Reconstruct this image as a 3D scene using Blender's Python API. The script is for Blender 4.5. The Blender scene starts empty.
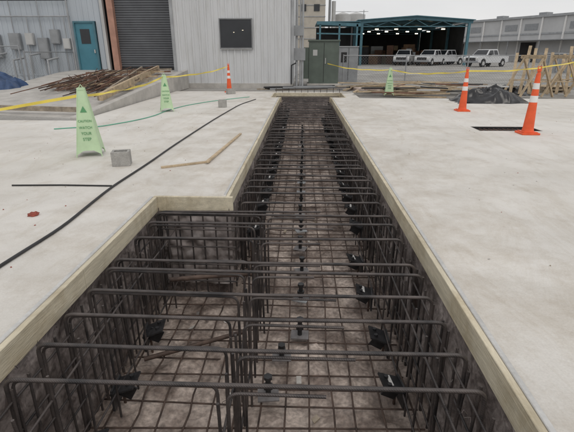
import bpy, bmesh, math, random
from mathutils import Vector, Matrix, noise
random.seed(7)
S=bpy.context.scene
COL=S.collection
# ------------------------------------------------------------------ materials
def M(name,col,rough=.8,var=.15,scale=3,bump=0.0,bscale=30,metal=0,col2=None,fine=0.0,spec=.5,emit=None,es=1,stretch=None,lo=.35,hi=.65):
    m=bpy.data.materials.new(name); m.use_nodes=True
    nt=m.node_tree; N=nt.nodes; L=nt.links
    b=N['Principled BSDF']; b.inputs['Roughness'].default_value=rough
    b.inputs['Metallic'].default_value=metal
    b.inputs['Specular IOR Level'].default_value=spec
    tc=N.new('ShaderNodeTexCoord'); vec=tc.outputs['Object']
    if stretch:
        mp=N.new('ShaderNodeMapping'); mp.inputs['Scale'].default_value=stretch
        L.new(vec,mp.inputs[0]); vec=mp.outputs[0]
    n=N.new('ShaderNodeTexNoise'); n.inputs['Scale'].default_value=scale; n.inputs['Detail'].default_value=9; n.inputs['Roughness'].default_value=.62
    L.new(vec,n.inputs['Vector'])
    r=N.new('ShaderNodeValToRGB'); r.color_ramp.elements[0].position=lo; r.color_ramp.elements[1].position=hi
    c1=tuple(c*(1-var) for c in col)+(1,); c2=(tuple(col2)+(1,)) if col2 else tuple(min(1,c*(1+var)) for c in col)+(1,)
    r.color_ramp.elements[0].color=c1; r.color_ramp.elements[1].color=c2
    L.new(n.outputs[0],r.inputs[0]); out=r.outputs[0]
    if fine>0:
        n2=N.new('ShaderNodeTexNoise'); n2.inputs['Scale'].default_value=bscale*1.7; n2.inputs['Detail'].default_value=4
        L.new(vec,n2.inputs['Vector'])
        mr=N.new('ShaderNodeMapRange'); mr.inputs[1].default_value=.3; mr.inputs[2].default_value=.7; mr.inputs[3].default_value=1-fine; mr.inputs[4].default_value=1+fine
        L.new(n2.outputs[0],mr.inputs[0])
        mx=N.new('ShaderNodeVectorMath'); mx.operation='SCALE'; L.new(out,mx.inputs[0]); L.new(mr.outputs[0],mx.inputs['Scale']); out=mx.outputs[0]
    L.new(out,b.inputs['Base Color'])
    if bump>0:
        n3=N.new('ShaderNodeTexNoise'); n3.inputs['Scale'].default_value=bscale; n3.inputs['Detail'].default_value=6
        L.new(vec,n3.inputs['Vector'])
        bp=N.new('ShaderNodeBump'); bp.inputs['Strength'].default_value=min(1,bump); bp.inputs['Distance'].default_value=.01
        L.new(n3.outputs[0],bp.inputs['Height']); L.new(bp.outputs[0],b.inputs['Normal'])
    if emit:
        b.inputs['Emission Color'].default_value=tuple(emit)+(1,); b.inputs['Emission Strength'].default_value=es
    return m
def overlay(m,fn):
    nt=m.node_tree;N=nt.nodes;L=nt.links;b=N['Principled BSDF'];src=b.inputs['Base Color'].links[0].from_socket
    tc=[n for n in N if n.type=='TEX_COORD'][0]
    f=fn(N,L,tc.outputs['Object'])
    mx=N.new('ShaderNodeVectorMath');mx.operation='MULTIPLY';L.new(src,mx.inputs[0]);L.new(f,mx.inputs[1]);L.new(mx.outputs[0],b.inputs['Base Color'])
def stain(sc,c0,p0,p1,rough=.7,dist=.6,stretch=None,detail=10):
    def fn(N,L,v):
        if stretch:
            mp=N.new('ShaderNodeMapping');mp.inputs['Scale'].default_value=stretch;L.new(v,mp.inputs[0]);v=mp.outputs[0]
        na=N.new('ShaderNodeTexNoise');na.inputs['Scale'].default_value=sc;na.inputs['Detail'].default_value=detail;na.inputs['Roughness'].default_value=rough;na.inputs['Distortion'].default_value=dist
        L.new(v,na.inputs['Vector'])
        ra=N.new('ShaderNodeValToRGB');ra.color_ramp.elements[0].position=p0;ra.color_ramp.elements[0].color=(*c0,1);ra.color_ramp.elements[1].position=p1;ra.color_ramp.elements[1].color=(1,1,1,1)
        L.new(na.outputs[0],ra.inputs[0]);return ra.outputs[0]
    return fn
m_slab=M('slab_concrete',(.68,.655,.615),.85,.05,1.1,.35,55,fine=.05)
overlay(m_slab,stain(.33,(.86,.85,.83),.36,.56))
overlay(m_slab,stain(9,(.78,.75,.72),.27,.35,.75,0,None,6))
overlay(m_slab,stain(1.3,(.92,.905,.88),.40,.50,.8,1.5,(1,.25,1)))
def edge_dirt(N,L,v):   # mud trodden along the trench edges
    sp=N.new('ShaderNodeSeparateXYZ');L.new(v,sp.inputs[0])
    a=N.new('ShaderNodeMath');a.operation='ABSOLUTE';L.new(sp.outputs[0],a.inputs[0])
    mr=N.new('ShaderNodeMapRange');mr.inputs[1].default_value=.9;mr.inputs[2].default_value=3.0;mr.inputs[3].default_value=.14;mr.inputs[4].default_value=0;L.new(a.outputs[0],mr.inputs[0])
    n=N.new('ShaderNodeTexNoise');n.inputs['Scale'].default_value=2.1;n.inputs['Detail'].default_value=10;n.inputs['Roughness'].default_value=.75;L.new(v,n.inputs['Vector'])
    ad=N.new('ShaderNodeMath');ad.operation='ADD';L.new(n.outputs[0],ad.inputs[0]);L.new(mr.outputs[0],ad.inputs[1])
    r=N.new('ShaderNodeValToRGB');r.color_ramp.elements[0].position=.52;r.color_ramp.elements[0].color=(1,1,1,1);r.color_ramp.elements[1].position=.80;r.color_ramp.elements[1].color=(.78,.74,.69,1);L.new(ad.outputs[0],r.inputs[0]);return r.outputs[0]
overlay(m_slab,edge_dirt)

m_conc=M('rough_concrete',(.46,.44,.41),.9,.15,2,.5,30,fine=.1)
m_ground=M('yard_ground',(.33,.32,.30),.95,.22,.6,.6,14,fine=.18)
overlay(m_ground,stain(.25,(.72,.70,.68),.38,.55))
m_wall_earth=M('trench_earth',(.25,.20,.18),.8,.45,3.2,1,16,col2=(.44,.385,.36),fine=.3)
overlay(m_wall_earth,stain(7,(.38,.35,.34),.38,.55,.7,.8))
m_floor_earth=M('trench_mud',(.33,.25,.21),.7,.45,3.4,1,18,col2=(.58,.49,.43),fine=.35)
overlay(m_floor_earth,stain(1.5,(.48,.45,.43),.36,.52,.7,.8))
m_form=M('form_lumber',(.60,.54,.41),.7,.14,4,.4,20,stretch=(4,.5,6),fine=.08)
overlay(m_form,stain(1.2,(.74,.69,.61),.36,.55,.75,.8))
m_edge=M('form_edge_strip',(.50,.495,.48),.7,.12,4,.3,30,fine=.08)
m_wood=M('lumber',(.46,.36,.24),.8,.25,6,.4,30,fine=.1)
m_wood2=M('old_lumber',(.32,.27,.21),.85,.3,6,.4,30,fine=.1)
m_black=M('black_rubber',(.025,.025,.027),.55,.3,8)
m_blackst=M('black_steel',(.028,.028,.03),.45,.4,12,.5,40)
m_rust=M('rusty_steel',(.17,.09,.06),.8,.35,7,.4,40)
m_rebar=M('rebar_steel',(.055,.052,.054),.45,.35,5,metal=.3,col2=(.125,.105,.098))
nt=m_rebar.node_tree;N=nt.nodes;L=nt.links;b=N['Principled BSDF'];tc=[n for n in N if n.type=='TEX_COORD'][0]
wv=N.new('ShaderNodeTexWave');wv.bands_direction='DIAGONAL';wv.inputs['Scale'].default_value=50
L.new(tc.outputs['Object'],wv.inputs['Vector']);bp=N.new('ShaderNodeBump');bp.inputs['Strength'].default_value=.45;bp.inputs['Distance'].default_value=.002
L.new(wv.outputs[1],bp.inputs['Height']);L.new(bp.outputs[0],b.inputs['Normal'])
m_rebar2=M('rusty_rebar',(.065,.045,.038),.7,.4,8,metal=.2,col2=(.14,.095,.075))
m_orange=M('cone_orange',(.78,.11,.03),.5,.12,6)
m_white=M('white_band',(.75,.74,.72),.5,.08,8)
m_lime=M('sign_lime',(.50,.66,.42),.55,.08,4)
m_green=M('sign_ink',(.10,.30,.13),.6,.1,4)
m_yellow=M('tape_yellow',(.78,.62,.10),.5,.08,5)
m_metalw=M('white_cladding',(.60,.61,.62),.5,.06,.8,fine=.02,stretch=(1,1,.25))
overlay(m_metalw,stain(1.6,(.84,.83,.80),.30,.50,.7,.3,(3,1,.35)))
m_metalb=M('pale_blue_cladding',(.46,.50,.54),.55,.08,.8,stretch=(1,1,.25))
m_trim=M('galv_trim',(.35,.36,.37),.5,.15,2)
m_dtrim=M('dark_trim',(.20,.205,.21),.5,.15,2)
m_roll=M('roller_door',(.105,.11,.12),.5,.15,1.2)
m_salmon=M('salmon_post',(.42,.23,.17),.6,.15,3)
m_teal=M('teal_door',(.06,.20,.26),.45,.12,2)
m_tealf=M('teal_frame',(.07,.17,.21),.5,.15,2)
m_glass=M('dark_glass',(.02,.022,.026),.06,.2,1)
m_grey=M('grey_cabinet',(.28,.29,.30),.5,.12,3)
m_lgrey=M('light_grey',(.48,.48,.47),.6,.1,1)
m_whouse=M('warehouse_wall',(.52,.52,.52),.6,.08,.4)
m_plate=M('plate_steel',(.16,.15,.15),.5,.3,9,.3,40)
m_tgreen=M('transformer_green',(.10,.125,.105),.5,.15,2)
m_bluetarp=M('blue_tarp',(.03,.065,.15),.45,.3,3)
m_blacktarp=M('black_poly',(.018,.018,.020),.26,.3,5,.4,9)
m_lamp=M('lamp',(1,.95,.8),.5,.0,1,emit=(1,.88,.62),es=6)
m_reflglow=M('reflection_glow',(.9,.85,.7),.5,.0,1,emit=(1,.85,.6),es=.5)  # faint emission imitating reflected light on the dark window glass
m_paint=M('car_white',(.64,.65,.66),.25,.04,2)
m_tire=M('tyre',(.02,.02,.02),.8,.2,8)
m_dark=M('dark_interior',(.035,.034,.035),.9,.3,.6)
m_brown=M('brown_stock',(.16,.09,.05),.8,.4,1.5)
m_block=M('concrete_block',(.36,.35,.33),.95,.12,12,.8,60,fine=.15)
m_wire=M('galv_wire',(.33,.34,.35),.5,.1,4,metal=.4)
m_poly=M('polythene',(.26,.225,.21),.4,.4,5,.7,14,col2=(.42,.37,.355))
m_clay=M('brick_red',(.28,.07,.05),.9,.2,14,.6,40)
m_tan=M('tan_cladding',(.46,.42,.36),.7,.1,1)
m_pit=M('pit_dark',(.05,.043,.04),.9,.4,6,.6,30)
# ------------------------------------------------------------------ mesh builder
class MB:
    def __init__(s): s.v=[];s.f=[];s.mi=[];s.mats=[];s.sm=[]
    def m(s,mat):
        if mat not in s.mats:s.mats.append(mat)
        return s.mats.index(mat)
    def add(s,vs,fs,mat,sm=False):
        o=len(s.v);s.v+= [tuple(v) for v in vs];k=s.m(mat)
        for f in fs: s.f.append([i+o for i in f]);s.mi.append(k);s.sm.append(sm)
        return s
    def box(s,c,d,mat,R=None):
        x,y,z=[q/2 for q in d];vs=[Vector((a*x,b_*y,e*z)) for a in(-1,1) for b_ in(-1,1) for e in(-1,1)]
        if R is not None: vs=[R@v for v in vs]
        vs=[v+Vector(c) for v in vs]
        return s.add(vs,[(0,1,3,2),(4,6,7,5),(0,4,5,1),(2,3,7,6),(0,2,6,4),(1,5,7,3)],mat)
    def bb(s,x0,x1,y0,y1,z0,z1,mat): return s.box(((x0+x1)/2,(y0+y1)/2,(z0+z1)/2),(abs(x1-x0),abs(y1-y0),abs(z1-z0)),mat)
    def beam(s,p0,p1,w,h,mat,roll=0):
        p0=Vector(p0);p1=Vector(p1);d=p1-p0;q=d.to_track_quat('Y','Z').to_matrix()@Matrix.Rotation(roll,3,'Y')
        return s.box((p0+p1)/2,(w,d.length,h),mat,q)
    def tube(s,pts,r,mat,n=8,r2=None,cap=True):
        pts=[Vector(p) for p in pts];k=len(pts);rings=[]
        up=None
        for i,p in enumerate(pts):
            if i==0:t=pts[1]-p
            elif i==k-1:t=p-pts[i-1]
            else:t=(pts[i+1]-p).normalized()+(p-pts[i-1]).normalized()
            t.normalize()
            if up is None:
                up=Vector((0,0,1)) if abs(t.z)<.9 else Vector((1,0,0))
            a=t.cross(up)
            if a.length<1e-4: a=t.cross(Vector((.3,1,.2)))
            a.normalize();b_=a.cross(t).normalized();up=b_
            rr=r if r2 is None else r+(r2-r)*i/(k-1)
            rings.append([p+a*rr*math.cos(2*math.pi*j/n)+b_*rr*math.sin(2*math.pi*j/n) for j in range(n)])
        vs=[v for R_ in rings for v in R_];fs=[]
        for i in range(k-1):
            for j in range(n): fs.append((i*n+j,i*n+(j+1)%n,(i+1)*n+(j+1)%n,(i+1)*n+j))
        s.add(vs,fs,mat,True)
        if cap: s.add(rings[0],[list(range(n))[::-1]],mat);s.add(rings[-1],[list(range(n))],mat)
        return s
    def cyl(s,p,r,h,mat,n=20,r2=None): return s.tube([p,(p[0],p[1],p[2]+h)],r,mat,n,r2)
    def grid(s,P,nu,nv,mat,sm=True):
        vs=[P(i/nu,j/nv) for i in range(nu+1) for j in range(nv+1)]
        fs=[(i*(nv+1)+j,(i+1)*(nv+1)+j,(i+1)*(nv+1)+j+1,i*(nv+1)+j+1) for i in range(nu) for j in range(nv)]
        return s.add(vs,fs,mat,sm)
    def prism(s,poly,mat,fn):
        n=len(poly);vs=[fn(a,b_,0) for a,b_ in poly]+[fn(a,b_,1) for a,b_ in poly]
        fs=[list(range(n))[::-1],list(range(n,2*n))]+[(i,(i+1)%n,n+(i+1)%n,n+i) for i in range(n)]
        return s.add(vs,fs,mat)
    def obj(s,name,parent=None,loc=None,rot=0):
        me=bpy.data.meshes.new(name);me.from_pydata(s.v,[],s.f)
        for m_ in s.mats: me.materials.append(m_)
        me.polygons.foreach_set('material_index',s.mi);me.polygons.foreach_set('use_smooth',s.sm)
        bm=bmesh.new();bm.from_mesh(me);bmesh.ops.recalc_face_normals(bm,faces=bm.faces);bm.to_mesh(me);bm.free()
        me.update();o=bpy.data.objects.new(name,me);COL.objects.link(o)
        if parent:o.parent=parent
        if loc:o.location=loc
        o.rotation_euler[2]=rot
        return o
def E(name,loc=(0,0,0),rot=0):
    o=bpy.data.objects.new(name,None);COL.objects.link(o);o.location=loc;o.rotation_euler[2]=rot;o.empty_display_size=.2;return o
def bevel(o,w=.01,seg=2):
    md=o.modifiers.new('b','BEVEL');md.width=w;md.segments=seg;md.limit_method='ANGLE';return o
def fillet(pts,R,k=5):
    pts=[Vector(p) for p in pts];out=[pts[0]]
    for i in range(1,len(pts)-1):
        p=pts[i];a=(pts[i-1]-p);b_=(pts[i+1]-p);r=min(R,a.length*.45,b_.length*.45);a.normalize();b_.normalize()
        A=p+a*r;B=p+b_*r
        for j in range(k+1):
            t=j/k;out.append(A*(1-t)**2+p*2*t*(1-t)+B*t*t)
    out.append(pts[-1]);return out
def J(a): return random.uniform(-a,a)
# ------------------------------------------------------------------ ground, slab, trench
G=-.06
g=MB()
for (x0,x1,y0,y1) in [(-400,-1.6,-300,900),(1.6,400,-300,900),(-1.6,1.6,-300,-1.1),(-1.6,1.6,16.8,900)]:
    g.add([(x0,y0,G),(x1,y0,G),(x1,y1,G),(x0,y1,G)],[(0,1,2,3)],m_ground)
g.obj('ground')
sl=MB()
Lp=[(-14,-6),(0,-6),(0,-1.04),(-1.54,-1.04),(-1.54,4.24),(-.79,4.24),(-.79,14.96),(-1.09,14.96),(-1.09,16.74),(.2,16.74),(.2,17.4),(-4.95,17.4),(-4.95,9.5),(-14,9.5)]
Ra=[(0,-6),(16,-6),(16,8.45),(.99,8.45),(.99,-1.04),(0,-1.04)]
Rb=[(.99,8.45),(3.42,8.45),(3.42,8.98),(.99,8.98)]
Rc=[(4.62,8.45),(16,8.45),(16,8.98),(4.62,8.98)]
Rd=[(.99,8.98),(16,8.98),(16,14.8),(1.9,14.8),(1.9,17.4),(.2,17.4),(.2,16.74),(1.47,16.74),(1.47,14.96),(.99,14.96)]
for P in (Lp,Ra,Rb,Rc,Rd): sl.prism(P,m_slab,lambda a,b_,k:(a,b_,-.14 if k==0 else 0))
sl.obj('concrete_slab')
a=MB();a.add([(3.42,8.45,-.05),(4.62,8.45,-.05),(4.62,8.98,-.05),(3.42,8.98,-.05)],[(0,1,2,3)],m_pit)
for q in ((3.42,4.62,8.452,8.47),(3.42,4.62,8.96,8.978)): a.bb(*q,-.05,-.004,m_blackst)
for q in ((3.422,3.44,8.471,8.959),(4.60,4.618,8.471,8.959)): a.bb(*q,-.05,-.004,m_blackst)
for k in range(12): a.tube([(3.5+k*.095,8.48,-.04),(3.5+k*.095,8.95,-.04)],.006,m_rust,5)
a.obj('floor_box_recess')
PER=[(-1.5,-1),(-1.5,4.2),(-.75,4.2),(-.75,15),(-1.05,15),(-1.05,16.7),(1.43,16.7),(1.43,15),(.95,15),(.95,-1)]
FZ=-1.12
tw=MB();fb=MB()
n=len(PER)
for i in range(n):
    a=Vector((*PER[i],0));b_=Vector((*PER[(i+1)%n],0));d=(b_-a);Ln=d.length;d.normalize();out=Vector((-d.y,d.x,0))
    nu=max(4,int(Ln/.06))
    def P(u,v,a=a,d=d,Ln=Ln,out=out):
        p=a+d*(u*Ln)+Vector((0,0,-.12+v*(FZ-.08+.12)))
        edge=min(1,u*Ln/.1,(1-u)*Ln/.1)
        q=noise.noise(p*2.3)*.6+noise.noise(p*7)*.45+noise.noise(p*19)*.2
        return p+out*(edge*(.02+.07*(q+.35)*min(1,v*6)))
    tw.grid(P,nu,18,m_wall_earth)
    h=.004 if i%2 else .001
    e=.04 if i%2 else 0
    p0=a-d*e;p1=b_+d*e;LL=(p1-p0).length;t=0
    while t<LL-.01:
        t2=min(LL,t+3.6)
        if LL-t2<.5:t2=LL
        jo=out*(.02+J(.001));q0=p0+d*(t+.0015);q1=p0+d*(t2-.0015)
        fb.beam(q0+jo+Vector((0,0,(-.155+h)/2)),q1+jo+Vector((0,0,(-.155+h)/2)),.037,.155+h,m_form);t=t2
# pale chamfer strip on the slab side of the long forms
for (x,y0,y1) in ((1.005,-1,14.9),(-1.555,-1,4.2),(-.805,4.3,14.9)): fb.bb(x-.014,x+.014,y0,y1,-.02,.006,m_edge)
def F(u,v):
    x=-1.62+u*3.2;y=-1.1+v*18;p=Vector((x,y,0))
    q=noise.noise(p*4.1)
    return (x,y,FZ+.07*noise.noise(p*1.7)+.055*q*abs(q)*2+.035*noise.noise(p*9)+.015*noise.noise(p*21))
tw.grid(F,60,330,m_floor_earth)
tw.obj('trench')
bevel(fb.obj('timber_formwork'),.003,1)
pl=MB()
for (x,y,w,h,sx) in [(.93,5.2,.9,.4,1),(.93,3.1,.5,.3,1)]:
    def P(u,v,x=x,y=y,w=w,h=h,sx=sx):
        p=Vector((x,y+u*w,-.3-v*h+.06*noise.noise(Vector((u*3,y,v)))))
        return (p.x-sx*.02*(1+noise.noise(p*9)),p.y+.05*noise.noise(p*5),p.z)
    pl.grid(P,22,12,m_poly)
def P(u,v):
    p=Vector((-1.47+u*.74,4.16,-.17-v*.8));return(p.x,4.145+.05*noise.noise(p*8)+.03*noise.noise(p*20),p.z)
pl.grid(P,34,34,m_poly)
pl.obj('polythene_sheet')
# ------------------------------------------------------------------ rebar cage
rb=MB()
def bar(pts,r=.0105,R=.06,mat=None,n=8): rb.tube(fillet(pts,R) if len(pts)>2 else pts,r,mat or m_rebar,n)
TZ=-.10
near=[1.28,1.64,1.91,2.20,2.49,2.80,2.98,3.40,3.72,4.0]
for k in range(3): near.append(1.0-.29*k)
for y in near:
    a,b_=J(.018),J(.018);z1=TZ+J(.014);z2=TZ+J(.014)
    bar([(-1.45+J(.015),y+a,-1.05),(-1.45+J(.01),y+a,z1),(-.3,y+(a+b_)/2+J(.01),(z1+z2)/2-.006),(.88+J(.015),y+b_,z2),(.89,y+b_+J(.01),-1.05)],.0118,.06)
    o=.028+J(.012)
    bar([(-1.44+J(.01),y+o,-1.03),(-1.44,y+o,TZ-.03),(-.42+J(.02),y+o+J(.02),TZ-.03+J(.006)),(-.42+J(.015),y+o,-1.05)],.009,.065)
    bar([(-.34+J(.02),y-o,-1.05),(-.34+J(.02),y-o+J(.015),TZ-.028),(.2+J(.1),y-o,TZ-.028)],.009,.065)
ys=[4.36]
while ys[-1]<14.9: ys.append(ys[-1]+.285+J(.03))
for y in ys:
    a,b_=J(.03),J(.03);z1=TZ+J(.015)
    bar([(-.66+J(.015),y+a,-1.05),(-.66+J(.01),y+a,z1),(.86+J(.015),y+b_,z1+J(.015)),(.86,y+b_,-1.05)],.0115,.055,n=6)
bar([(-1.46,4.12,-1),(-1.46,4.12,-.13),(.2,4.16,-.13)],.011)
for y in (15.2,15.5,15.8,16.1,16.4): bar([(-.98,y,-1),(-.98,y,-.1),(1.36,y,-.1),(1.36,y,-1)],.0115,n=6)
def curtain(x,y0,y1,sp,r=.008,top=-.16,zs=(-.26,-.44,-.62,-.80,-.98),n=6,jz=.02):
    y=y0
    while y<y1:
        dx=J(.02);bar([(x+J(.015)+dx,y+J(.03),-1.06),(x+J(.01),y+J(.02),top+J(jz))],r,n=n);y+=sp*random.uniform(.85,1.15)
    for z in zs:
        m_=10;bar([(x-.012+J(.008),y0+(y1-y0)*i/m_,z+J(.015)) for i in range(m_+1)],r,0.001,n=n)
curtain(.895,-.9,15,.16)
curtain(.76,-.9,15,.29,zs=(-.3,-.9))
curtain(-1.43,-.9,4.15,.16)
curtain(-1.28,-.9,4.1,.29,zs=(-.3,-.85))
curtain(-.69,4.25,15,.16)
curtain(-.54,4.25,15,.29,zs=(-.35,-.9))
curtain(-.38,-.9,4.3,.19,zs=(-.45,-.98),r=.0085)
for k in range(6): bar([(-1.38+k*.125,4.08,-1.05),(-1.38+k*.125,4.08,-.16)],.008)
for z in (-.3,-.5,-.7,-.9): bar([(-1.45,4.07,z),(-.68,4.07,z+J(.01))],.008)
y=-.9
while y<15:
    xl=-1.44 if y<4.1 else -.68;sk=J(.03)
    bar([(xl+J(.05),y-sk,FZ+.07+J(.015)),(-.3,y+J(.015),FZ+.06+J(.02)),(.86+J(.03),y+sk,FZ+.07+J(.015))],.0075,.02,mat=m_rebar2,n=5);y+=.19*random.uniform(.8,1.2)
x=-1.35
while x<.85:
    y1=4.1 if x<-.7 else 16.5
    m_=26;bar([(x+J(.014),-.9+(y1+.9)*i/m_,FZ+.08+J(.014)) for i in range(m_+1)],.0075,.001,mat=m_rebar2,n=5);x+=.19*random.uniform(.85,1.15)
for k in range(260):
    x=random.choice([-.38,.87,-1.44,.74]);y=random.uniform(.8,6);z=random.choice([TZ,-.3,-.44,-.62,-.8])
    if x<-.7 and y>4: x=-.68
    p=Vector((x,y,z));rb.tube([p+Vector((J(.02),J(.02),J(.02))) for _ in range(3)],.0018,m_rebar,3)
rb.obj('rebar_cage')
# ------------------------------------------------------------------ drain support brackets & levelling posts
def bracket(x,y,z,s,tape):
    e=E('support_bracket',(x,y,z),J(.15));k=1.2;e.scale=(k,k,k)
    a=MB();a.box((0,0,0),(.15,.15,.012),m_blackst,Matrix.Rotation(.35*s,3,'Y'))
    a.box((s*.06,0,-.07),(.012,.15,.15),m_blackst)
    a.box((0,.0,-.055),(.10,.01,.10),m_blackst,Matrix.Rotation(.5,3,'Y'))
    a.obj('plate',e)
    b2=MB();b2.cyl((-.03*s,.035,-.01),.014,.045,m_blackst,6);b2.cyl((-.03*s,-.035,-.01),.014,.045,m_blackst,6);b2.obj('bolts',e)
    if tape:
        t=MB();t.box((-.01*s,.02,.0115),(.025,.09,.003),m_white,Matrix.Rotation(.35*s,3,'Y'));t.obj('tape',e)
    c=MB();c.tube([(s*.05,.06,-.1),(s*.05,.06,-.3 if z<-.6 else -.5)],.009,m_rebar2,6);c.obj('leg',e)
for y,z in [(1.9,-.95),(2.55,-.85),(3.15,-.9),(3.85,-.85),(4.5,-.85)]: bracket(.66+J(.04),y,z+J(.03),1,random.random()<.6)
yy=5.1
while yy<14.8: bracket(.70,yy,-.62+J(.03),1,random.random()<.4);bracket(-.50,yy+.1,-.42+J(.03),-1,random.random()<.4);yy+=.6
for y in (1.9,2.45,3.1): bracket(-1.26,y,-.84+J(.04),-1,False)
bracket(-.52,4.5,-.45,-1,True)
def post(x,y,h=.16):
    e=E('levelling_post',(x,y,FZ+.10),J(.4))
    a=MB();a.box((0,0,.005),(.16,.13,.01),m_plate if random.random()<.6 else m_grey);a.obj('base_plate',e)
    a=MB();a.cyl((0,0,.01),.021,h,m_blackst,10);a.cyl((0,0,h*.45),.038,.03,m_blackst,6);a.cyl((0,0,h),.034,.024,m_blackst,6);a.obj('stud',e)
yy=3.3
while yy<14.5: post(J(.02),yy);yy+=.62
post(-.23,2.55,.16);post(-.15,3.0,.1)
db=MB()
for k in range(26):
    x=random.uniform(-1.2,.7);y=random.uniform(2,9) if x>-.6 else random.uniform(1.9,4)
    an=random.uniform(0,3.1);l=random.uniform(.015,.05);dx,dy=math.cos(an)*l,math.sin(an)*l
    db.beam((x-dx,y-dy,FZ+.03),(x+dx,y+dy,FZ+.05),random.uniform(.02,.05),.014,random.choice([m_wood2,m_conc,m_poly]))
db.obj('rubble')
a=MB();a.tube([(-1.2,3.45,-.55),(-.8,3.5,-.53),(-.42,3.6,-.55)],.022,m_rebar2,8);a.tube([(-1.3,2.9,-1.0),(-.5,3.3,-.99)],.02,m_rebar2,8);a.obj('loose_pipe')
# ------------------------------------------------------------------ things lying on slab
h=MB();pts=[(-2.06,.3,.014),(-2.14,1.5,.014),(-2.09,2.64,.014),(-2.03,3.32,.014),(-2.07,3.9,.014),(-2.10,4.5,.014),(-2.06,5.6,.014),(-2.06,6.6,.014),(-2.02,8.2,.014),(-1.97,9.7,.014),(-1.88,11.4,.014),(-1.80,12.7,.014),(-1.5,14.2,.014)]
h.tube(fillet(pts,.5,4),.012,m_black,8);h.obj('black_hose')
h=MB();h.tube([(-3.25,4.53,.01),(-2.7,4.56,.01),(-2.12,4.55,.01)],.009,m_black,6);h.obj('steel_rod')
h=MB();pts=[(-4.85,8.3,.012),(-4.5,8.5,.012),(-4.1,8.6,.012),(-3.7,9.4,.012),(-3.5,10.2,.012),(-3.5,11.3,.012),(-3.3,12.4,.012),(-2.9,13.4,.012),(-2.4,14.2,.012),(-1.8,15,.012)]
h.tube(fillet(pts,.4,4),.011,M('hose_green',(.14,.42,.30),.5,.1,4),6);h.obj('green_hose')
h=MB();h.beam((-1.82,5.38,.013),(-1.26,5.72,.013),.045,.022,m_wood);h.obj('wood_stake')
h=MB();h.beam((-1.27,5.6,.035),(-1.13,7.9,.013),.04,.022,m_wood);h.obj('wood_stake')
def block(x,y,r,L_=.23,H_=.19,W_=.19):
    e=E('concrete_block',(x,y,0),r);a=MB()
    t=.032
    a.bb(-L_/2,L_/2,-W_/2,-W_/2+t,0,H_,m_block);a.bb(-L_/2,L_/2,W_/2-t,W_/2,0,H_,m_block)
    for xx in (-L_/2+.001,L_/2-t-.001): a.bb(xx,xx+t,-W_/2+t,W_/2-t,0.001,H_-.001,m_block)
    o=a.obj('shell',e);bevel(o,.004,1)
block(-2.4,5.55,.25);block(-2.2,12.1,.1,.22,.2);block(-2.62,16.2,.6,.3,.19)
h=MB()
bmq=bmesh.new();bmesh.ops.create_icosphere(bmq,subdivisions=3,radius=1)
h.add([(v.co.x*.045*(1+.5*noise.noise(v.co*2)),v.co.y*.035*(1+.5*noise.noise(v.co*2+Vector((3,0,0)))),max(-.5,v.co.z)*.025*(1+.6*noise.noise(v.co*2))+.012) for v in bmq.verts],[[v.index for v in f.verts] for f in bmq.faces],m_clay);bmq.free()
h.obj('brick_fragment',None,(-2.46,3.62,0),.4)
cr=MB()
for k in range(240):
    sd=random.random()<.5
    x=random.uniform(-4.5,-1.6) if sd else random.uniform(1.1,6);y=random.uniform(2.2,14)
    s=random.uniform(.002,.007)
    cr.box((x,y,s*.4),(s*2,s*1.5,s),random.choice([m_wood2,m_conc,m_clay,m_conc]),Matrix.Rotation(random.random()*3,3,'Z'))
cr.obj('construction_debris')
# ------------------------------------------------------------------ cones
def cone(x,y,H_=1.07,r=0):
    e=E('traffic_cone',(x,y,0),r)
    a=MB();a.bb(-.16,.16,-.16,.16,0,.035,m_orange);a.bb(-.13,.13,-.13,.13,.035,.05,m_orange);bevel(a.obj('base',e),.015,2)
    a=MB()
    prof=[(.05,.105),(.10,.095),(H_*.50,.068),(H_*.50,.070),(H_*.60,.064),(H_*.60,.062),(H_*.70,.054),(H_*.70,.056),(H_*.79,.050),(H_*.79,.048),(H_*.93,.036),(H_*.94,.026),(H_*.96,.026),(H_*.965,.036),(H_,.032)]
    ms=[m_orange]*3+[m_white]+[m_orange]*3+[m_white]+[m_orange]*7
    for (z0,r0),(z1,r1),mm in zip(prof[:-1],prof[1:],ms): a.tube([(0,0,z0),(0,0,z1+.0001)],r0,mm,20,r1,cap=False)
    a.cyl((0,0,H_-.001),.032,.004,m_orange,20);a.tube([(-.03,0,H_),(-.026,0,H_+.04),(.026,0,H_+.04),(.03,0,H_)],.008,m_orange,6)
    a.obj('body',e)
cone(4.17,8.15,1.14);cone(4.12,11.5,1.02);cone(-2.8,17.0,1.0)
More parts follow.
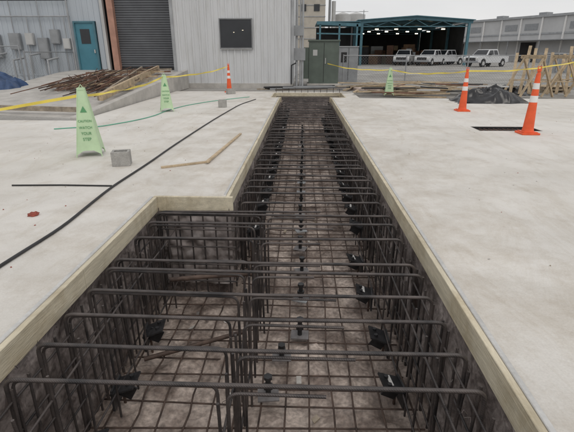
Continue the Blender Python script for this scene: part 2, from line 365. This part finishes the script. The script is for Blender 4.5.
# ------------------------------------------------------------------ pop-up green warning signs
def text(s,size,mat,parent,loc,rx,rz=0,sx=1):
    cu=bpy.data.curves.new('lettering','FONT');cu.body=s;cu.size=size;cu.align_x='CENTER';cu.align_y='CENTER';cu.extrude=.001;cu.space_line=.9
    o=bpy.data.objects.new('lettering',cu);COL.objects.link(o);cu.materials.append(mat);o.parent=parent;o.location=loc;o.rotation_euler=(rx,0,rz);o.scale=(sx,1,1);return o
def sign(x,y,H_=.92,w=.19,r=0):
    e=E('caution_floor_sign',(x,y,0),r)
    a=MB();t=.045
    fy0=lambda z: -(w-(w-t)*(z-.03)/(H_-.03))
    for k in range(4):
        q=Matrix.Rotation(k*math.pi/2,3,'Z')
        vs=[q@Vector(v) for v in [(-w,-w,.03),(-w*.4,fy0(.09),.09),(w*.4,fy0(.09),.09),(w,-w,.03),(t,-t,H_),(-t,-t,H_)]]
        a.add(vs,[(0,1,2,3,4,5)],m_lime)
    for sx in(-1,1):
        for sy in(-1,1): a.tube([(sx*w,sy*w,0),(sx*t,sy*t,H_)],.008,m_lime,6)
    a.obj('panels',e)
    a=MB();a.box((0,0,H_+.012),(.1,.1,.03),m_lime);a.tube([(-.03,0,H_+.02),(0,0,H_+.07),(.03,0,H_+.02)],.007,m_lime,6);a.obj('cap',e)
    ang=math.atan2(w-t,H_-.03)
    fy=lambda z: fy0(z)-.005
    for (s,z,sz) in [('CAUTION',.50,.044),('WATCH',.41,.052),('YOUR',.33,.055),('STEP',.25,.06)]:
        text(s,sz,m_green,e,(0,fy(z),z),math.pi/2-ang,0,.9)
    z=.66;a=MB()
    a.add([(-.045,fy(z-.04),z-.04),(.045,fy(z-.04),z-.04),(0,fy(z+.045),z+.045)],[(0,1,2)],m_green);a.obj('pictogram',e)
sign(-3.1,6.15,.92,.17,.3);sign(-3.48,11.2,.86,.16,.35);sign(3.05,15.9,.88,.16,-.1)
# ------------------------------------------------------------------ barrier tape
def tape(name,pts,sag=.12,w=.04):
    a=MB()
    for p,q in zip(pts[:-1],pts[1:]):
        p=Vector(p);q=Vector(q);L_=(q-p).length
        def P(u,v,p=p,q=q):
            c=p.lerp(q,u);c.z-=sag*4*u*(1-u)*(1+.3*noise.noise(Vector((u*5,0,0))));tw_=2.2*noise.noise(c*1.1)
            d=(q-p).normalized().cross(Vector((0,0,1)))
            o=(v-.5)*w
            return c+Vector((0,0,o*math.cos(tw_)))+d*(o*math.sin(tw_))
        a.grid(P,40,1,m_yellow)
    return a.obj(name)
tape('barrier_tape',[(-6.6,5.6,.52),(-3.15,6.1,.84),(-3.5,11.2,.84),(-2.82,17,.93)],.08)
tape('barrier_tape',[(14,16,1.1),(9.2,15.6,1.15),(4.15,11.55,.98),(3.05,15.9,.86),(1.0,18.6,1.0)],.10)
# ------------------------------------------------------------------ buildings (left)
def corr(a,x0,x1,y,z0,z1,mat,pitch=.3,d=.035):
    x=x0;prof=[]
    while x<x1-1e-6:
        for dx,dy in((0,0),(pitch*.62,0),(pitch*.7,-d),(pitch*.92,-d)):
            if x+dx<=x1: prof.append((x+dx,y+dy))
        x+=pitch
    prof.append((x1,y))
    n_=len(prof);vs=[(p[0],p[1],z0) for p in prof]+[(p[0],p[1],z1) for p in prof]
    a.add(vs,[(i,i+1,n_+i+1,n_+i) for i in range(n_-1)],mat)
BX=-5.62
B1=E('metal_clad_building')
a=MB();corr(a,BX,-.5,20.0,.12,7,m_metalw)
a.bb(BX,-.5,20.02,38,0,6.98,m_metalw);a.obj('walls',B1)
a=MB();a.bb(BX-.05,-.45,19.9,20.05,G,.14,m_conc);a.bb(-.52,-.40,19.93,20.1,.14,7,m_trim);a.bb(BX-.07,BX+.05,19.93,20.1,.14,7,m_trim);a.bb(BX-.15,-.35,19.85,38.2,6.99,7.15,m_trim);a.obj('base_and_trim',B1)
a=MB();x0,x1,z0,z1=-3.56,-2.22,1.62,2.74
a.bb(x0,x1,19.93,19.955,z0,z1,m_glass)
for q in [(x0-.04,x1+.04,z0-.05,z0),(x0-.04,x1+.04,z1,z1+.04),(x0-.04,x0,z0,z1),(x1,x1+.04,z0,z1)]: a.bb(q[0],q[1],19.90,19.99,q[2],q[3],m_dtrim)
a.bb(x0-.02,x1+.02,19.89,19.93,z0-.07,z0-.051,m_lgrey)
a.obj('window',B1)
a=MB();a.bb(-3.0,-2.95,19.918,19.925,2.22,2.245,m_reflglow);a.bb(-2.62,-2.56,19.918,19.925,2.30,2.325,m_reflglow);a.obj('window_reflections',B1)  # two small glowing strips stand in for reflections in the pane, no lamps
a=MB()
for xx,rr in((-.28,.05),(-.12,.035),(-.02,.05)): a.tube([(xx,20.2,0),(xx,20.2,7)],rr,m_trim,8)
a.bb(-.45,.1,20.1,20.3,1.1,1.6,m_grey);a.bb(-.4,0,20.05,20.25,2.1,2.5,m_grey)
a.tube([(-.5,19.85,.1),(-.5,19.85,.9),(-.3,19.8,1.0)],.03,m_black,6);a.obj('service_pipes',B1)
B2=E('loading_building')
a=MB();corr(a,-30,-10.42,21,.4,7.5,m_metalb,.25,.03);corr(a,-9.4,-8.95,21,.5,7.5,m_metalb,.25,.03)
corr(a,-10.42,-9.4,21,2.75,7.5,m_metalb,.25,.03);corr(a,-8.95,BX,21,4.6,7.5,m_metalb,.25,.03)
a.bb(-30,-10.43,21.01,36,.0,7.4,m_metalb);a.bb(-8.9,BX,21.5,36,4.6,7.4,m_metalb);a.bb(-10.4,-8.9,21.5,36,.1,7.4,m_dark);a.bb(-8.5,BX,21.6,36,.1,4.6,m_dark);a.obj('walls',B2)
a=MB()
z=.68
while z<4.6: a.tube([(-8.45,21.05,z+.05),(BX,21.05,z+.05)],.06,m_roll,6);z+=.1
a.bb(-8.45,BX,21.08,21.1,.66,4.7,m_roll);a.bb(-8.45,BX,20.98,21.03,.66,.78,m_black);a.obj('roller_door',B2)
a=MB();a.bb(-8.72,-8.45,20.75,21.0,.66,7.5,m_salmon);a.bb(-9.05,-8.92,20.8,21.0,.66,7.5,m_lgrey);a.bb(-8.44,BX-.08,20.9,21.04,4.6,4.9,m_salmon);a.bb(BX-.13,BX-.01,20.75,21,.66,4.59,m_lgrey);a.obj('door_frame',B2)
a=MB();a.bb(-10.35,-9.5,20.93,20.97,.5,2.68,m_teal);a.bb(-10.15,-9.72,20.915,20.928,1.8,2.42,m_glass)
for q in [(-10.42,-10.35,.5,2.75),(-9.5,-9.43,.5,2.75),(-10.35,-9.5,2.68,2.75)]: a.bb(q[0],q[1],20.88,21,q[2],q[3],m_tealf)
a.bb(-9.6,-9.55,20.87,20.93,1.4,1.55,m_lgrey);a.obj('personnel_door',B2)
a=MB()
for (x,z,w,hh,mm) in [(-13.2,1.9,.5,.7,m_grey),(-12.5,2.0,.35,.5,m_lgrey),(-11.9,1.6,.45,.9,m_grey),(-11.3,2.1,.4,.6,m_grey),(-10.8,1.8,.3,.45,m_lgrey),(-14.2,1.7,.6,1.0,m_grey)]:
    a.bb(x-w/2,x+w/2,20.78,20.95,z-hh/2,z+hh/2,mm);a.bb(x-w/2+.03,x+w/2-.03,20.765,20.779,z-hh/2+.03,z+hh/2-.03,mm);a.tube([(x,20.87,z+hh/2),(x,20.87,3.6 if w>.4 else 2.9)],.02,m_trim,6);a.tube([(x-.1,20.87,z-hh/2),(x-.1,20.87,.5)],.025,m_trim,6)
a.tube([(-15,20.87,2.95),(-10.5,20.87,2.95)],.03,m_trim,6);a.tube([(-15,20.87,3.6),(-10.5,20.87,3.6)],.02,m_black,6)
a.tube([(-10.55,20.85,.6),(-10.55,20.85,6)],.04,m_trim,8)
for k in range(5): a.tube([(-14.8+k*.8,20.4,G),(-14.8+k*.8,20.4,1.1+.2*(k%2)),(-14.5+k*.8,20.8,1.2+.2*(k%2))],.05,random.choice([m_trim,m_grey,m_dtrim]),8)
a.obj('electrical_cabinets',B2)
# ramp
a=MB()
a.add([(-10.6,11.5,G),(-5.2,10.2,G),(-5.2,19.4,.62),(-5.2,20.98,.66),(-10.6,20.98,.66),(-10.6,19.4,.62),(-5.2,19.4,G),(-5.2,20.98,G),(-10.6,19.4,G),(-10.6,20.98,G)],
 [(0,1,2,5),(5,2,3,4),(1,6,2),(6,7,3,2),(0,5,8),(8,5,4,9)],m_conc)
a.obj('ramp')
a=MB();a.prism([(9.6,-.05),(19.6,-.05),(19.6,.72),(9.6,.06)],m_conc,lambda p,q,k:(-5.2+k*.2,p,q));bevel(a.obj('ramp_kerb'),.015,2)
a=MB()
a.beam((-5.3,11.5,.32),(-6.2,19.3,.80),.09,.2,m_wood);a.beam((-5.6,12.0,.25),(-6.8,19.0,.80),.06,.15,m_wood2)
a.beam((-5.4,10.6,.10),(-10.4,11.4,.10),.05,.12,m_wood2);a.obj('form_boards')
a=MB()
for k in range(70):
    x=random.uniform(-8.3,-5.6)
    y0=random.uniform(12.5,15);y1=random.uniform(16,19.5);f=lambda yy:max(0,(yy-10.3)*.073)
    z=random.uniform(.03,.26);a.tube([(x+J(.3),y0,f(y0)+z),(x+J(.3),(y0+y1)/2,f((y0+y1)/2)+z+.02),(x+J(.6)-.4,y1,f(y1)+z)],.014,m_rust if k%3 else m_rebar2,5)
for k in range(16):
    y=random.uniform(13,19);f=(y-10.3)*.073;a.beam((-8.6+J(.3),y,f+.06),(-5.7+J(.3),y+J(.5),f+.1+J(.06)),.09,.06,random.choice([m_wood2,m_rust,m_wood]))
a.obj('rebar_stack')
def heap(name,cx,cy,rx,ry,h_,mat,z0=G,seed=0,n_=44,ridge=.55,fl=0):
    a=MB()
    def P(u,v):
        x=(u-.5)*2;y=(v-.5)*2;rr=min(1,(x*x+y*y)**.5)
        s=Vector((x*2.2+seed,y*2.2,seed));q=noise.noise(s)*.5+(1-abs(noise.noise(s*1.6))*2)*ridge*.6+noise.noise(s*4)*.10+noise.noise(s*9)*.04
        z=h_*max(0,(1-rr**2.4))*max(.08,.5+.75*q)
        return (cx+x*rx*(1+.18*noise.noise(s*1.5)),cy+y*ry*(1+.18*noise.noise(s*1.7)),z0+z+.002)
    a.grid(P,n_,n_,mat);return a.obj(name)
heap('black_plastic_pile',5.75,14.0,1.1,.75,.66,m_blacktarp,0,3.3,60)
heap('blue_tarp_pile',-10.95,15.6,1.35,1.2,1.05,m_bluetarp,G,8.1,60)
heap('black_plastic_pile',7.9,17.2,.9,.6,.45,m_blacktarp,G,5.3)
heap('soil_heap',3.2,19.4,1.8,.7,.35,m_floor_earth,G,1.3)
a=MB();a.cyl((-10.7,13.2,G),.2,.55,m_lgrey,16);a.cyl((-10.7,13.2,.49),.21,.03,M('blue_lid',(.05,.12,.3)),16);a.obj('plastic_drum')
# ------------------------------------------------------------------ chain link fences
def fence(p0,p1,h_=1.8,sp=.13,z=G,ph=3.0):
    e=E('chain_link_fence');p0=Vector((*p0,z));p1=Vector((*p1,z));d=p1-p0;L_=d.length;d.normalize()
    a=MB();k=max(1,round(L_/ph))
    for i in range(k+1):
        q=p0+d*(L_*i/k);a.tube([q,q+Vector((0,0,h_+.05))],.03,m_wire,6)
    a.tube([p0+Vector((0,0,h_)),p1+Vector((0,0,h_))],.022,m_wire,6);a.tube([p0+Vector((0,0,.08)),p1+Vector((0,0,.08))],.012,m_wire,5);a.obj('posts_and_rails',e)
    a=MB();t=-h_
    while t<L_:
        for s in(0,1):
            ta,tb=t,t+h_;za,zb=(0,h_) if s==0 else (h_,0)
            if ta<0: za+= (zb-za)*(-ta)/h_;ta=0
            if tb>L_: zb=za+(zb-za)*(L_-ta)/(tb-ta);tb=L_
            if tb-ta>.01: a.tube([p0+d*ta+Vector((0,0,za)),p0+d*tb+Vector((0,0,zb))],.0028,m_wire,3,cap=False)
        t+=sp
    a.obj('mesh',e)
fence((1.9,21.6),(26,24),1.35)
fence((-16,16.6),(-10.7,17.0),1.7)
fence((-10.65,17.2),(-10.6,20.9),1.5)
# ------------------------------------------------------------------ transformer and yard plant
T=E('electrical_transformer',(.95,21.3,G),0)
a=MB();a.bb(-.75,.75,-.5,.5,.0,.14,m_conc);a.bb(-.68,.68,-.42,.42,.14,1.95,m_tgreen);a.bb(-.72,.72,-.47,.47,1.95,2.02,m_tgreen);a.bb(-.01,.01,-.435,-.42,.2,1.9,m_black);a.bb(.05,.09,-.46,-.42,1.0,1.25,m_lgrey);bevel(a.obj('cabinet',T),.012,1)
a=MB()
for k in range(9): a.bb(-1.0,-.69,-.38+k*.09,-.35+k*.09,.35,1.7,m_tgreen)
a.obj('cooling_fins',T)
a=MB();a.bb(-.5,-.3,-.434,-.421,1.35,1.6,m_lgrey);a.obj('notice_plate',T)
T2=E('electrical_cabinet',(2.4,24.5,G));a=MB();a.bb(-.5,.5,-.3,.3,0,1.75,m_grey);a.bb(-.52,.52,-.34,.34,1.75,1.8,m_trim);a.bb(-.01,.01,-.31,-.3,.1,1.7,m_black);a.bb(-.4,-.1,-.31,-.3,1.0,1.5,m_dark);a.obj('cabinet',T2)
a=MB()
for k in range(11):
    a.tube([(-1.0+k*.24,16.95,-.05),(-1.0+k*.24,16.95,.18+J(.04))],.012,m_rebar,6)
a.tube([(-1.05,16.94,.12),(1.5,16.94,.13)],.011,m_rebar,6);a.obj('starter_bars')
a=MB()
for k in range(9): a.beam((-1.3+J(.6),17.8+J(.3),.03+.05*(k%3)),(1.4+J(.6),18.1+J(.3),.05+.05*(k%3)),.1,.05,random.choice([m_wood2,m_grey,m_black]))
a.obj('timber_stack')
a=MB()
for k in range(60):
    x=random.uniform(1.9,7.2);y=random.uniform(15.3,18.8);an=J(.6)+(1.57 if random.random()<.2 else 0);l=random.uniform(.3,1.3);dx,dy=math.cos(an)*l,math.sin(an)*l;z=random.uniform(-.02,.34)
    a.beam((x-dx,y-dy,z),(x+dx,y+dy,z+J(.1)),random.choice([.09,.14,.2]),.04,random.choice([m_wood,m_wood2,m_wood,m_lgrey,m_form,m_rust,m_black]))
a.obj('lumber_pile')
def pallet(x,y,z,r,tilt=0):
    e=E('wood_pallet',(x,y,z),r);a=MB()
    for k in range(7): a.bb(-.6,.6,-.5+k*.155,-.4+k*.155,.1,.12,m_wood)
    for xx in(-.58,-.02,.54): a.bb(xx,xx+.04,-.5,.53,.02,.1,m_wood2)
    for k in(0,3,6): a.bb(-.6,.6,-.5+k*.155,-.4+k*.155,0,.02,m_wood2)
    a.obj('boards',e);e.rotation_euler[0]=tilt
pallet(3.9,17.6,G,.3);pallet(3.9,17.62,G+.125,.25);pallet(9.8,18.2,G,.1);pallet(9.8,18.2,G+.125,.15)
def aframe(x,y,r=0):
    e=E('timber_trestle',(x,y,0),r);a=MB()
    for yy in(0,1.0):
        a.beam((-.62,yy,0),(.03,yy,1.32),.09,.04,m_wood,0);a.beam((.62,yy+.05,0),(-.03,yy+.05,1.32),.09,.04,m_wood,0)
        a.beam((-.36,yy+.1,.5),(.36,yy+.1,.5),.09,.04,m_wood)
    a.beam((0,-.1,1.28),(0,1.2,1.28),.05,.12,m_wood);a.obj('frame',e)
aframe(7.9,15.3,.15);aframe(8.75,15.4,-.1);aframe(9.6,15.6,.1)
a=MB()
for k in range(7): a.beam((7.6+k*.33,16.6,0),(7.9+k*.33+J(.1),17.2,1.5+J(.15)),.1,.04,m_wood)
a.obj('leaning_planks')
a=MB()
for k in range(5): a.prism([(-.3,0),(-.3,.1),(-.12,.35),(-.08,.8),(.08,.8),(.12,.35),(.3,.1),(.3,0)],m_lgrey,lambda p,q,s,k=k:(11.5+k*2.6+s*2.5,19.6+p,G+q))
a.obj('concrete_barrier')
# ------------------------------------------------------------------ far yard
C=E('open_steel_shed')
X0,X1,Y0,Y1=7.2,20.2,58,82;dz=-.3
a=MB()
for yy in (58,66,74,82):
    for xx in (X0,X1): a.bb(xx-.15,xx+.15,yy-.15,yy+.15,G,5.2+dz,m_tealf)
xm=(X0+X1)/2
for yy in (58,66,74,82):
    a.beam((X0-.4,yy,5.25+dz),(xm,yy,5.7+dz),.25,.35,m_tealf);a.beam((xm,yy,5.7+dz),(X1+.4,yy,5.25+dz),.25,.35,m_tealf)
    a.beam((X0,yy,4.75+dz),(X1,yy,4.75+dz),.08,.1,m_tealf)
    for k in range(8):
        xa=X0+(X1-X0)*k/8;xb=X0+(X1-X0)*(k+1)/8;zt=lambda x:5.1+dz+.45*(1-abs(x-xm)/(xm-X0))
        a.beam((xa,yy,4.75+dz if k%2 else zt(xa)),(xb,yy,zt(xb) if k%2 else 4.75+dz),.06,.06,m_tealf)
a.obj('frames',C)
a=MB();rf=[(X0-.6,5.42+dz),(xm,5.88+dz),(X1+.6,5.42+dz),(X1+.6,5.50+dz),(xm,5.98+dz),(X0-.6,5.50+dz)]
a.prism(rf,m_tealf,lambda p,q,s:(p,57.6+s*25,q));a.obj('roof',C)
a=MB();a.bb(X0,X1,82.3,82.6,G,5.1,m_dark);a.bb(X0-.25,X0-.2,66,82,G,4.9,m_dark);a.bb(X1+.2,X1+.25,60,82,1,4.9,m_dark);a.obj('back_walls',C)
a=MB()
for xx in(9.5,12,15,18):
    for yy in(61,68,75): 
        a.bb(xx-.2,xx+.2,yy-.12,yy+.12,4.24,4.34,m_lamp)
a.obj('lamps',C)
a=MB()
for k in range(34):
    x=random.uniform(8,18);y=random.uniform(62.5,76);w=random.uniform(.6,1.8);h_=random.uniform(.6,2.6);a.box((x,y,G+h_/2),(w,w,h_),random.choice([m_brown,m_rust,m_dark,m_grey,m_brown,m_wood]),Matrix.Rotation(J(.4),3,'Z'))
a.obj('stored_stock',C)
D=E('steel_lean_to')
a=MB()
for xx in(2.0,4.3,6.4): a.bb(xx-.1,xx+.1,55.9,56.1,G,4.6,m_tealf)
a.beam((1.6,56,4.75),(6.8,56,4.5),.2,.35,m_tealf);a.beam((1.6,56,3.6),(6.8,56,3.5),.15,.15,m_tealf);a.bb(1.6,6.8,56,66,4.85,4.93,m_tealf);a.bb(1.8,6.7,66,66.2,G,4.7,m_dark);a.obj('frame',D)
a=MB()
for k in range(12): 
    x=random.uniform(2,6.5);y=random.uniform(57,62);w=random.uniform(.5,1.4);h_=random.uniform(.7,2.5);a.box((x,y,G+h_/2),(w,w,h_),random.choice([m_grey,m_dark,m_lgrey,m_brown,m_tgreen]))
a.obj('stored_equipment',D)
U=E('process_tower');a=MB();a.bb(-1.5,4.2,92,98,G,14.5,m_tan)
for z in range(2,15,2): a.bb(-1.55,4.25,91.9,98.1,z,z+.12,m_trim)
for xx in(-.6,2.0): a.bb(xx,xx+1.1,91.88,91.99,9,10.2,m_glass)
a.obj('shell',U)
a=MB();a.tube([(5.2,95,G),(5.2,95,16)],.25,m_grey,10);a.tube([(6,95,G),(6,95,11)],.4,m_lgrey,12);a.obj('stacks',U)
for (x,y,r_,hh) in [(8.3,100,1.7,9.0),(11.5,104,2.0,9.3)]:
    e=E('storage_tank',(x,y,G));a=MB();a.cyl((0,0,0),r_,hh,m_lgrey,28);a.cyl((0,0,hh),r_,.5,m_lgrey,28,.2);a.tube([(-r_,0,hh+.6),(r_,0,hh+.6)],.05,m_trim,6);a.obj('shell',e)
W=E('long_warehouse')
p0=Vector((27,104,0));p1=Vector((60,36,0));d=(p1-p0).normalized();nrm=Vector((d.y,-d.x,0))
if nrm.x>0: nrm=-nrm
Ln=(p1-p0).length;H7=6.9
W.location=p0;W.rotation_euler[2]=math.atan2(d.y,d.x)
sg=1 if (Matrix.Rotation(math.atan2(d.y,d.x),3,'Z')@Vector((0,1,0))).dot(nrm)<0 else -1
def wb(a,x0,x1,y0,y1,z0,z1,m_): a.bb(x0,x1,sg*y0,sg*y1,z0,z1,m_)
a=MB();wb(a,0,Ln,0,25,G,H7,m_whouse);a.obj('walls',W)
a=MB();wb(a,-.3,Ln+.3,-.35,25,H7+.002,H7+.35,m_trim)
wb(a,-.1,Ln,-.12,-.002,4.3,4.55,m_trim);k=0
while k*4<Ln: wb(a,k*4,k*4+.25,-.2,-.004,G,H7,m_white);k+=1
wb(a,0,Ln,-2.6,-.01,3.3,3.42,m_grey)
k=0
while k*6<Ln: wb(a,k*6,k*6+.15,-2.5,-2.35,G,3.3,m_grey);k+=1
a.obj('trim_and_canopy',W)
a=MB();k=0
while k*4+3.4<Ln:
    if k%3!=1: wb(a,k*4+.9,k*4+3.4,-.06,-.008,5.0,6.0,m_grey)
    if k%4==2: wb(a,k*4+.7,k*4+3.6,-.07,-.008,G,3.1,m_dark)
    k+=1
a.obj('windows_and_doors',W)
a=MB()
for k in range(8): wb(a,6+k*9,7.5+k*9,4,5.5,H7+.35,H7+1.1,m_grey)
a.obj('roof_vents',W)
a=MB();a.bb(-60,120,190,200,G,5,m_grey);a.bb(20,60,180,188,G,7,m_lgrey);a.obj('distant_buildings')
# ------------------------------------------------------------------ pickups
def arc(cx,cz,r,n_=8): return [(cx+r*math.cos(t),cz+r*math.sin(t)) for t in [math.pi*i/n_ for i in range(n_+1)]]
def pickup(x,y,r):
    e=E('pickup_truck',(x,y,G),r)
    prof=[(-2.8,.5)]+[( -2.8,1.0),(-2.72,1.08),(-1.35,1.2),(2.75,1.2),(2.8,1.15),(2.8,.5)]
    pr=arc(1.75,.42,.47);pf=arc(-1.85,.42,.47)
    poly=prof+[(2.3,.45)]+pr+[(1.2,.42)]+[(-1.3,.42)]+pf+[(-2.4,.45)]
    a=MB();a.prism(poly,m_paint,lambda p,q,s:(p,(-.97 if s==0 else .97),q));bevel(a.obj('body',e),.03,2)
    a=MB();cab=[(-1.4,1.2,.93),(-.72,1.84,.74),(.75,1.86,.74),(.95,1.2,.93)]
    vs=[(p,-w,z) for p,z,w in cab]+[(p,w,z) for p,z,w in cab];a.add(vs,[(0,1,2,3),(7,6,5,4),(0,4,5,1),(1,5,6,2),(2,6,7,3)],m_paint);a.obj('cab',e)
    a=MB()
    for s in(-1,1):
        def sp(px,pz): t=(pz-1.2)/.65;return (px,s*(.93-.19*t+.006),pz)
        a.add([sp(-1.12,1.27),sp(-.66,1.74),sp(-.05,1.76),sp(-.05,1.27)],[(0,1,2,3)],m_glass);a.add([sp(.03,1.27),sp(.03,1.76),sp(.66,1.76),sp(.82,1.27)],[(0,1,2,3)],m_glass)
    a.add([(-1.33,-.84,1.28),(-1.33,.84,1.28),(-.79,.70,1.79),(-.79,-.70,1.79)],[(0,1,2,3)],m_glass)
    a.add([(.945,-.84,1.28),(.945,.84,1.28),(.785,.70,1.78),(.785,-.70,1.78)],[(0,1,2,3)],m_glass);a.obj('windows',e)
    a=MB();a.bb(1.0,2.7,-.85,.85,1.202,1.206,m_dark);a.bb(-2.86,-2.8,-.6,.6,.68,.98,m_dark);a.bb(-2.92,-2.8,-.95,.95,.45,.64,m_grey);a.bb(2.8,2.92,-.95,.95,.45,.6,m_grey)
    for s in(-1,1): a.bb(-2.84,-2.79,s*.62,s*.93,.8,.98,m_white);a.bb(2.79,2.83,s*.82,s*.95,.8,1.1,m_clay);a.bb(-.95,-.8,s*.98,s*1.15,1.22,1.4,m_black)
    a.obj('lights_and_bumpers',e)
    for px in(-1.85,1.75):
        for s in(-1,1):
            a=MB();a.tube([(px,s*.72,.39),(px,s*.98,.39)],.39,m_tire,20);a.tube([(px,s*.98,.39),(px,s*.99,.39)],.22,m_lgrey,14);a.obj('wheel',e)
pickup(20.9,53,.6);pickup(16.2,58.5,.9);pickup(18.8,61,.6);pickup(13.2,60,1.2);pickup(20.3,66,.3)
for (x,y) in [(17.5,30),(20,31.5),(22.6,33)]:
    a=MB();a.cyl((0,0,0),.09,1.0,m_yellow,12);a.cyl((0,0,1.0),.09,.05,m_yellow,12,.03);a.obj('bollard',None,(x,y,G))
e=E('waste_skip',(21,37,G),-.3);a=MB();a.prism([(-1.8,.3),(-1.4,0),(1.4,0),(1.8,.3),(1.9,1.5),(-1.9,1.5)],m_grey,lambda p,q,s:(p,-.9+1.8*s,q));a.bb(-1.95,1.95,-.96,-.9,1.4,1.5,m_trim);a.bb(-1.7,1.7,-.8,.8,1.502,1.52,m_dark)
for k in range(6): a.bb(-1.5+k*.58,-1.42+k*.58,-.97,-.9,.1,1.4,m_trim)
a.obj('body',e)
for (x,y,hh) in [(12.0,95,9.5)]:
    e=E('utility_pole',(x,y,G));a=MB();a.tube([(0,0,0),(0,0,hh)],.11,m_trim,10,.07);a.beam((-.9,0,hh-.3),(.9,0,hh-.3),.08,.08,m_trim);a.obj('pole',e)
# ------------------------------------------------------------------ world, sun, camera
w=bpy.data.worlds.new('World');S.world=w;w.use_nodes=True;nt=w.node_tree;N=nt.nodes;L=nt.links
bg=N['Background'];sky=N.new('ShaderNodeTexSky');sky.sky_type='NISHITA';sky.sun_disc=False;sky.sun_elevation=math.radians(55);sky.sun_rotation=math.radians(160);sky.dust_density=4
L.new(sky.outputs[0],bg.inputs[0]);bg.inputs[1].default_value=.06
b2=N.new('ShaderNodeBackground')
tc=N.new('ShaderNodeTexCoord');nz=N.new('ShaderNodeTexNoise');nz.inputs['Scale'].default_value=2.2;nz.inputs['Detail'].default_value=6
mp=N.new('ShaderNodeMapping');mp.inputs['Scale'].default_value=(1,1,4);L.new(tc.outputs['Generated'],mp.inputs[0]);L.new(mp.outputs[0],nz.inputs['Vector'])
cr_=N.new('ShaderNodeValToRGB');cr_.color_ramp.elements[0].color=(.84,.84,.85,1);cr_.color_ramp.elements[1].color=(.95,.945,.94,1);cr_.color_ramp.elements[0].position=.35;cr_.color_ramp.elements[1].position=.65
L.new(nz.outputs[0],cr_.inputs[0]);L.new(cr_.outputs[0],b2.inputs[0]);b2.inputs[1].default_value=.94
mxs=N.new('ShaderNodeMixShader');mxs.inputs[0].default_value=.88;L.new(bg.outputs[0],mxs.inputs[1]);L.new(b2.outputs[0],mxs.inputs[2]);L.new(mxs.outputs[0],N['World Output'].inputs[0])
sd=bpy.data.lights.new('sun','SUN');sd.energy=.65;sd.angle=math.radians(25);sd.color=(1,.95,.88);so=bpy.data.objects.new('sun',sd);COL.objects.link(so);so.rotation_euler=(math.radians(35),0,math.radians(20))
cd=bpy.data.cameras.new('camera');cd.sensor_width=36;cd.lens=26.97;cd.clip_end=2000;cd.clip_start=.05
co=bpy.data.objects.new('camera',cd);COL.objects.link(co);co.location=(0,0,1.4);co.rotation_euler=(math.radians(90-20.76),0,math.radians(2.0));S.camera=co
S.view_settings.view_transform='Standard';S.view_settings.look='None';S.view_settings.exposure=0
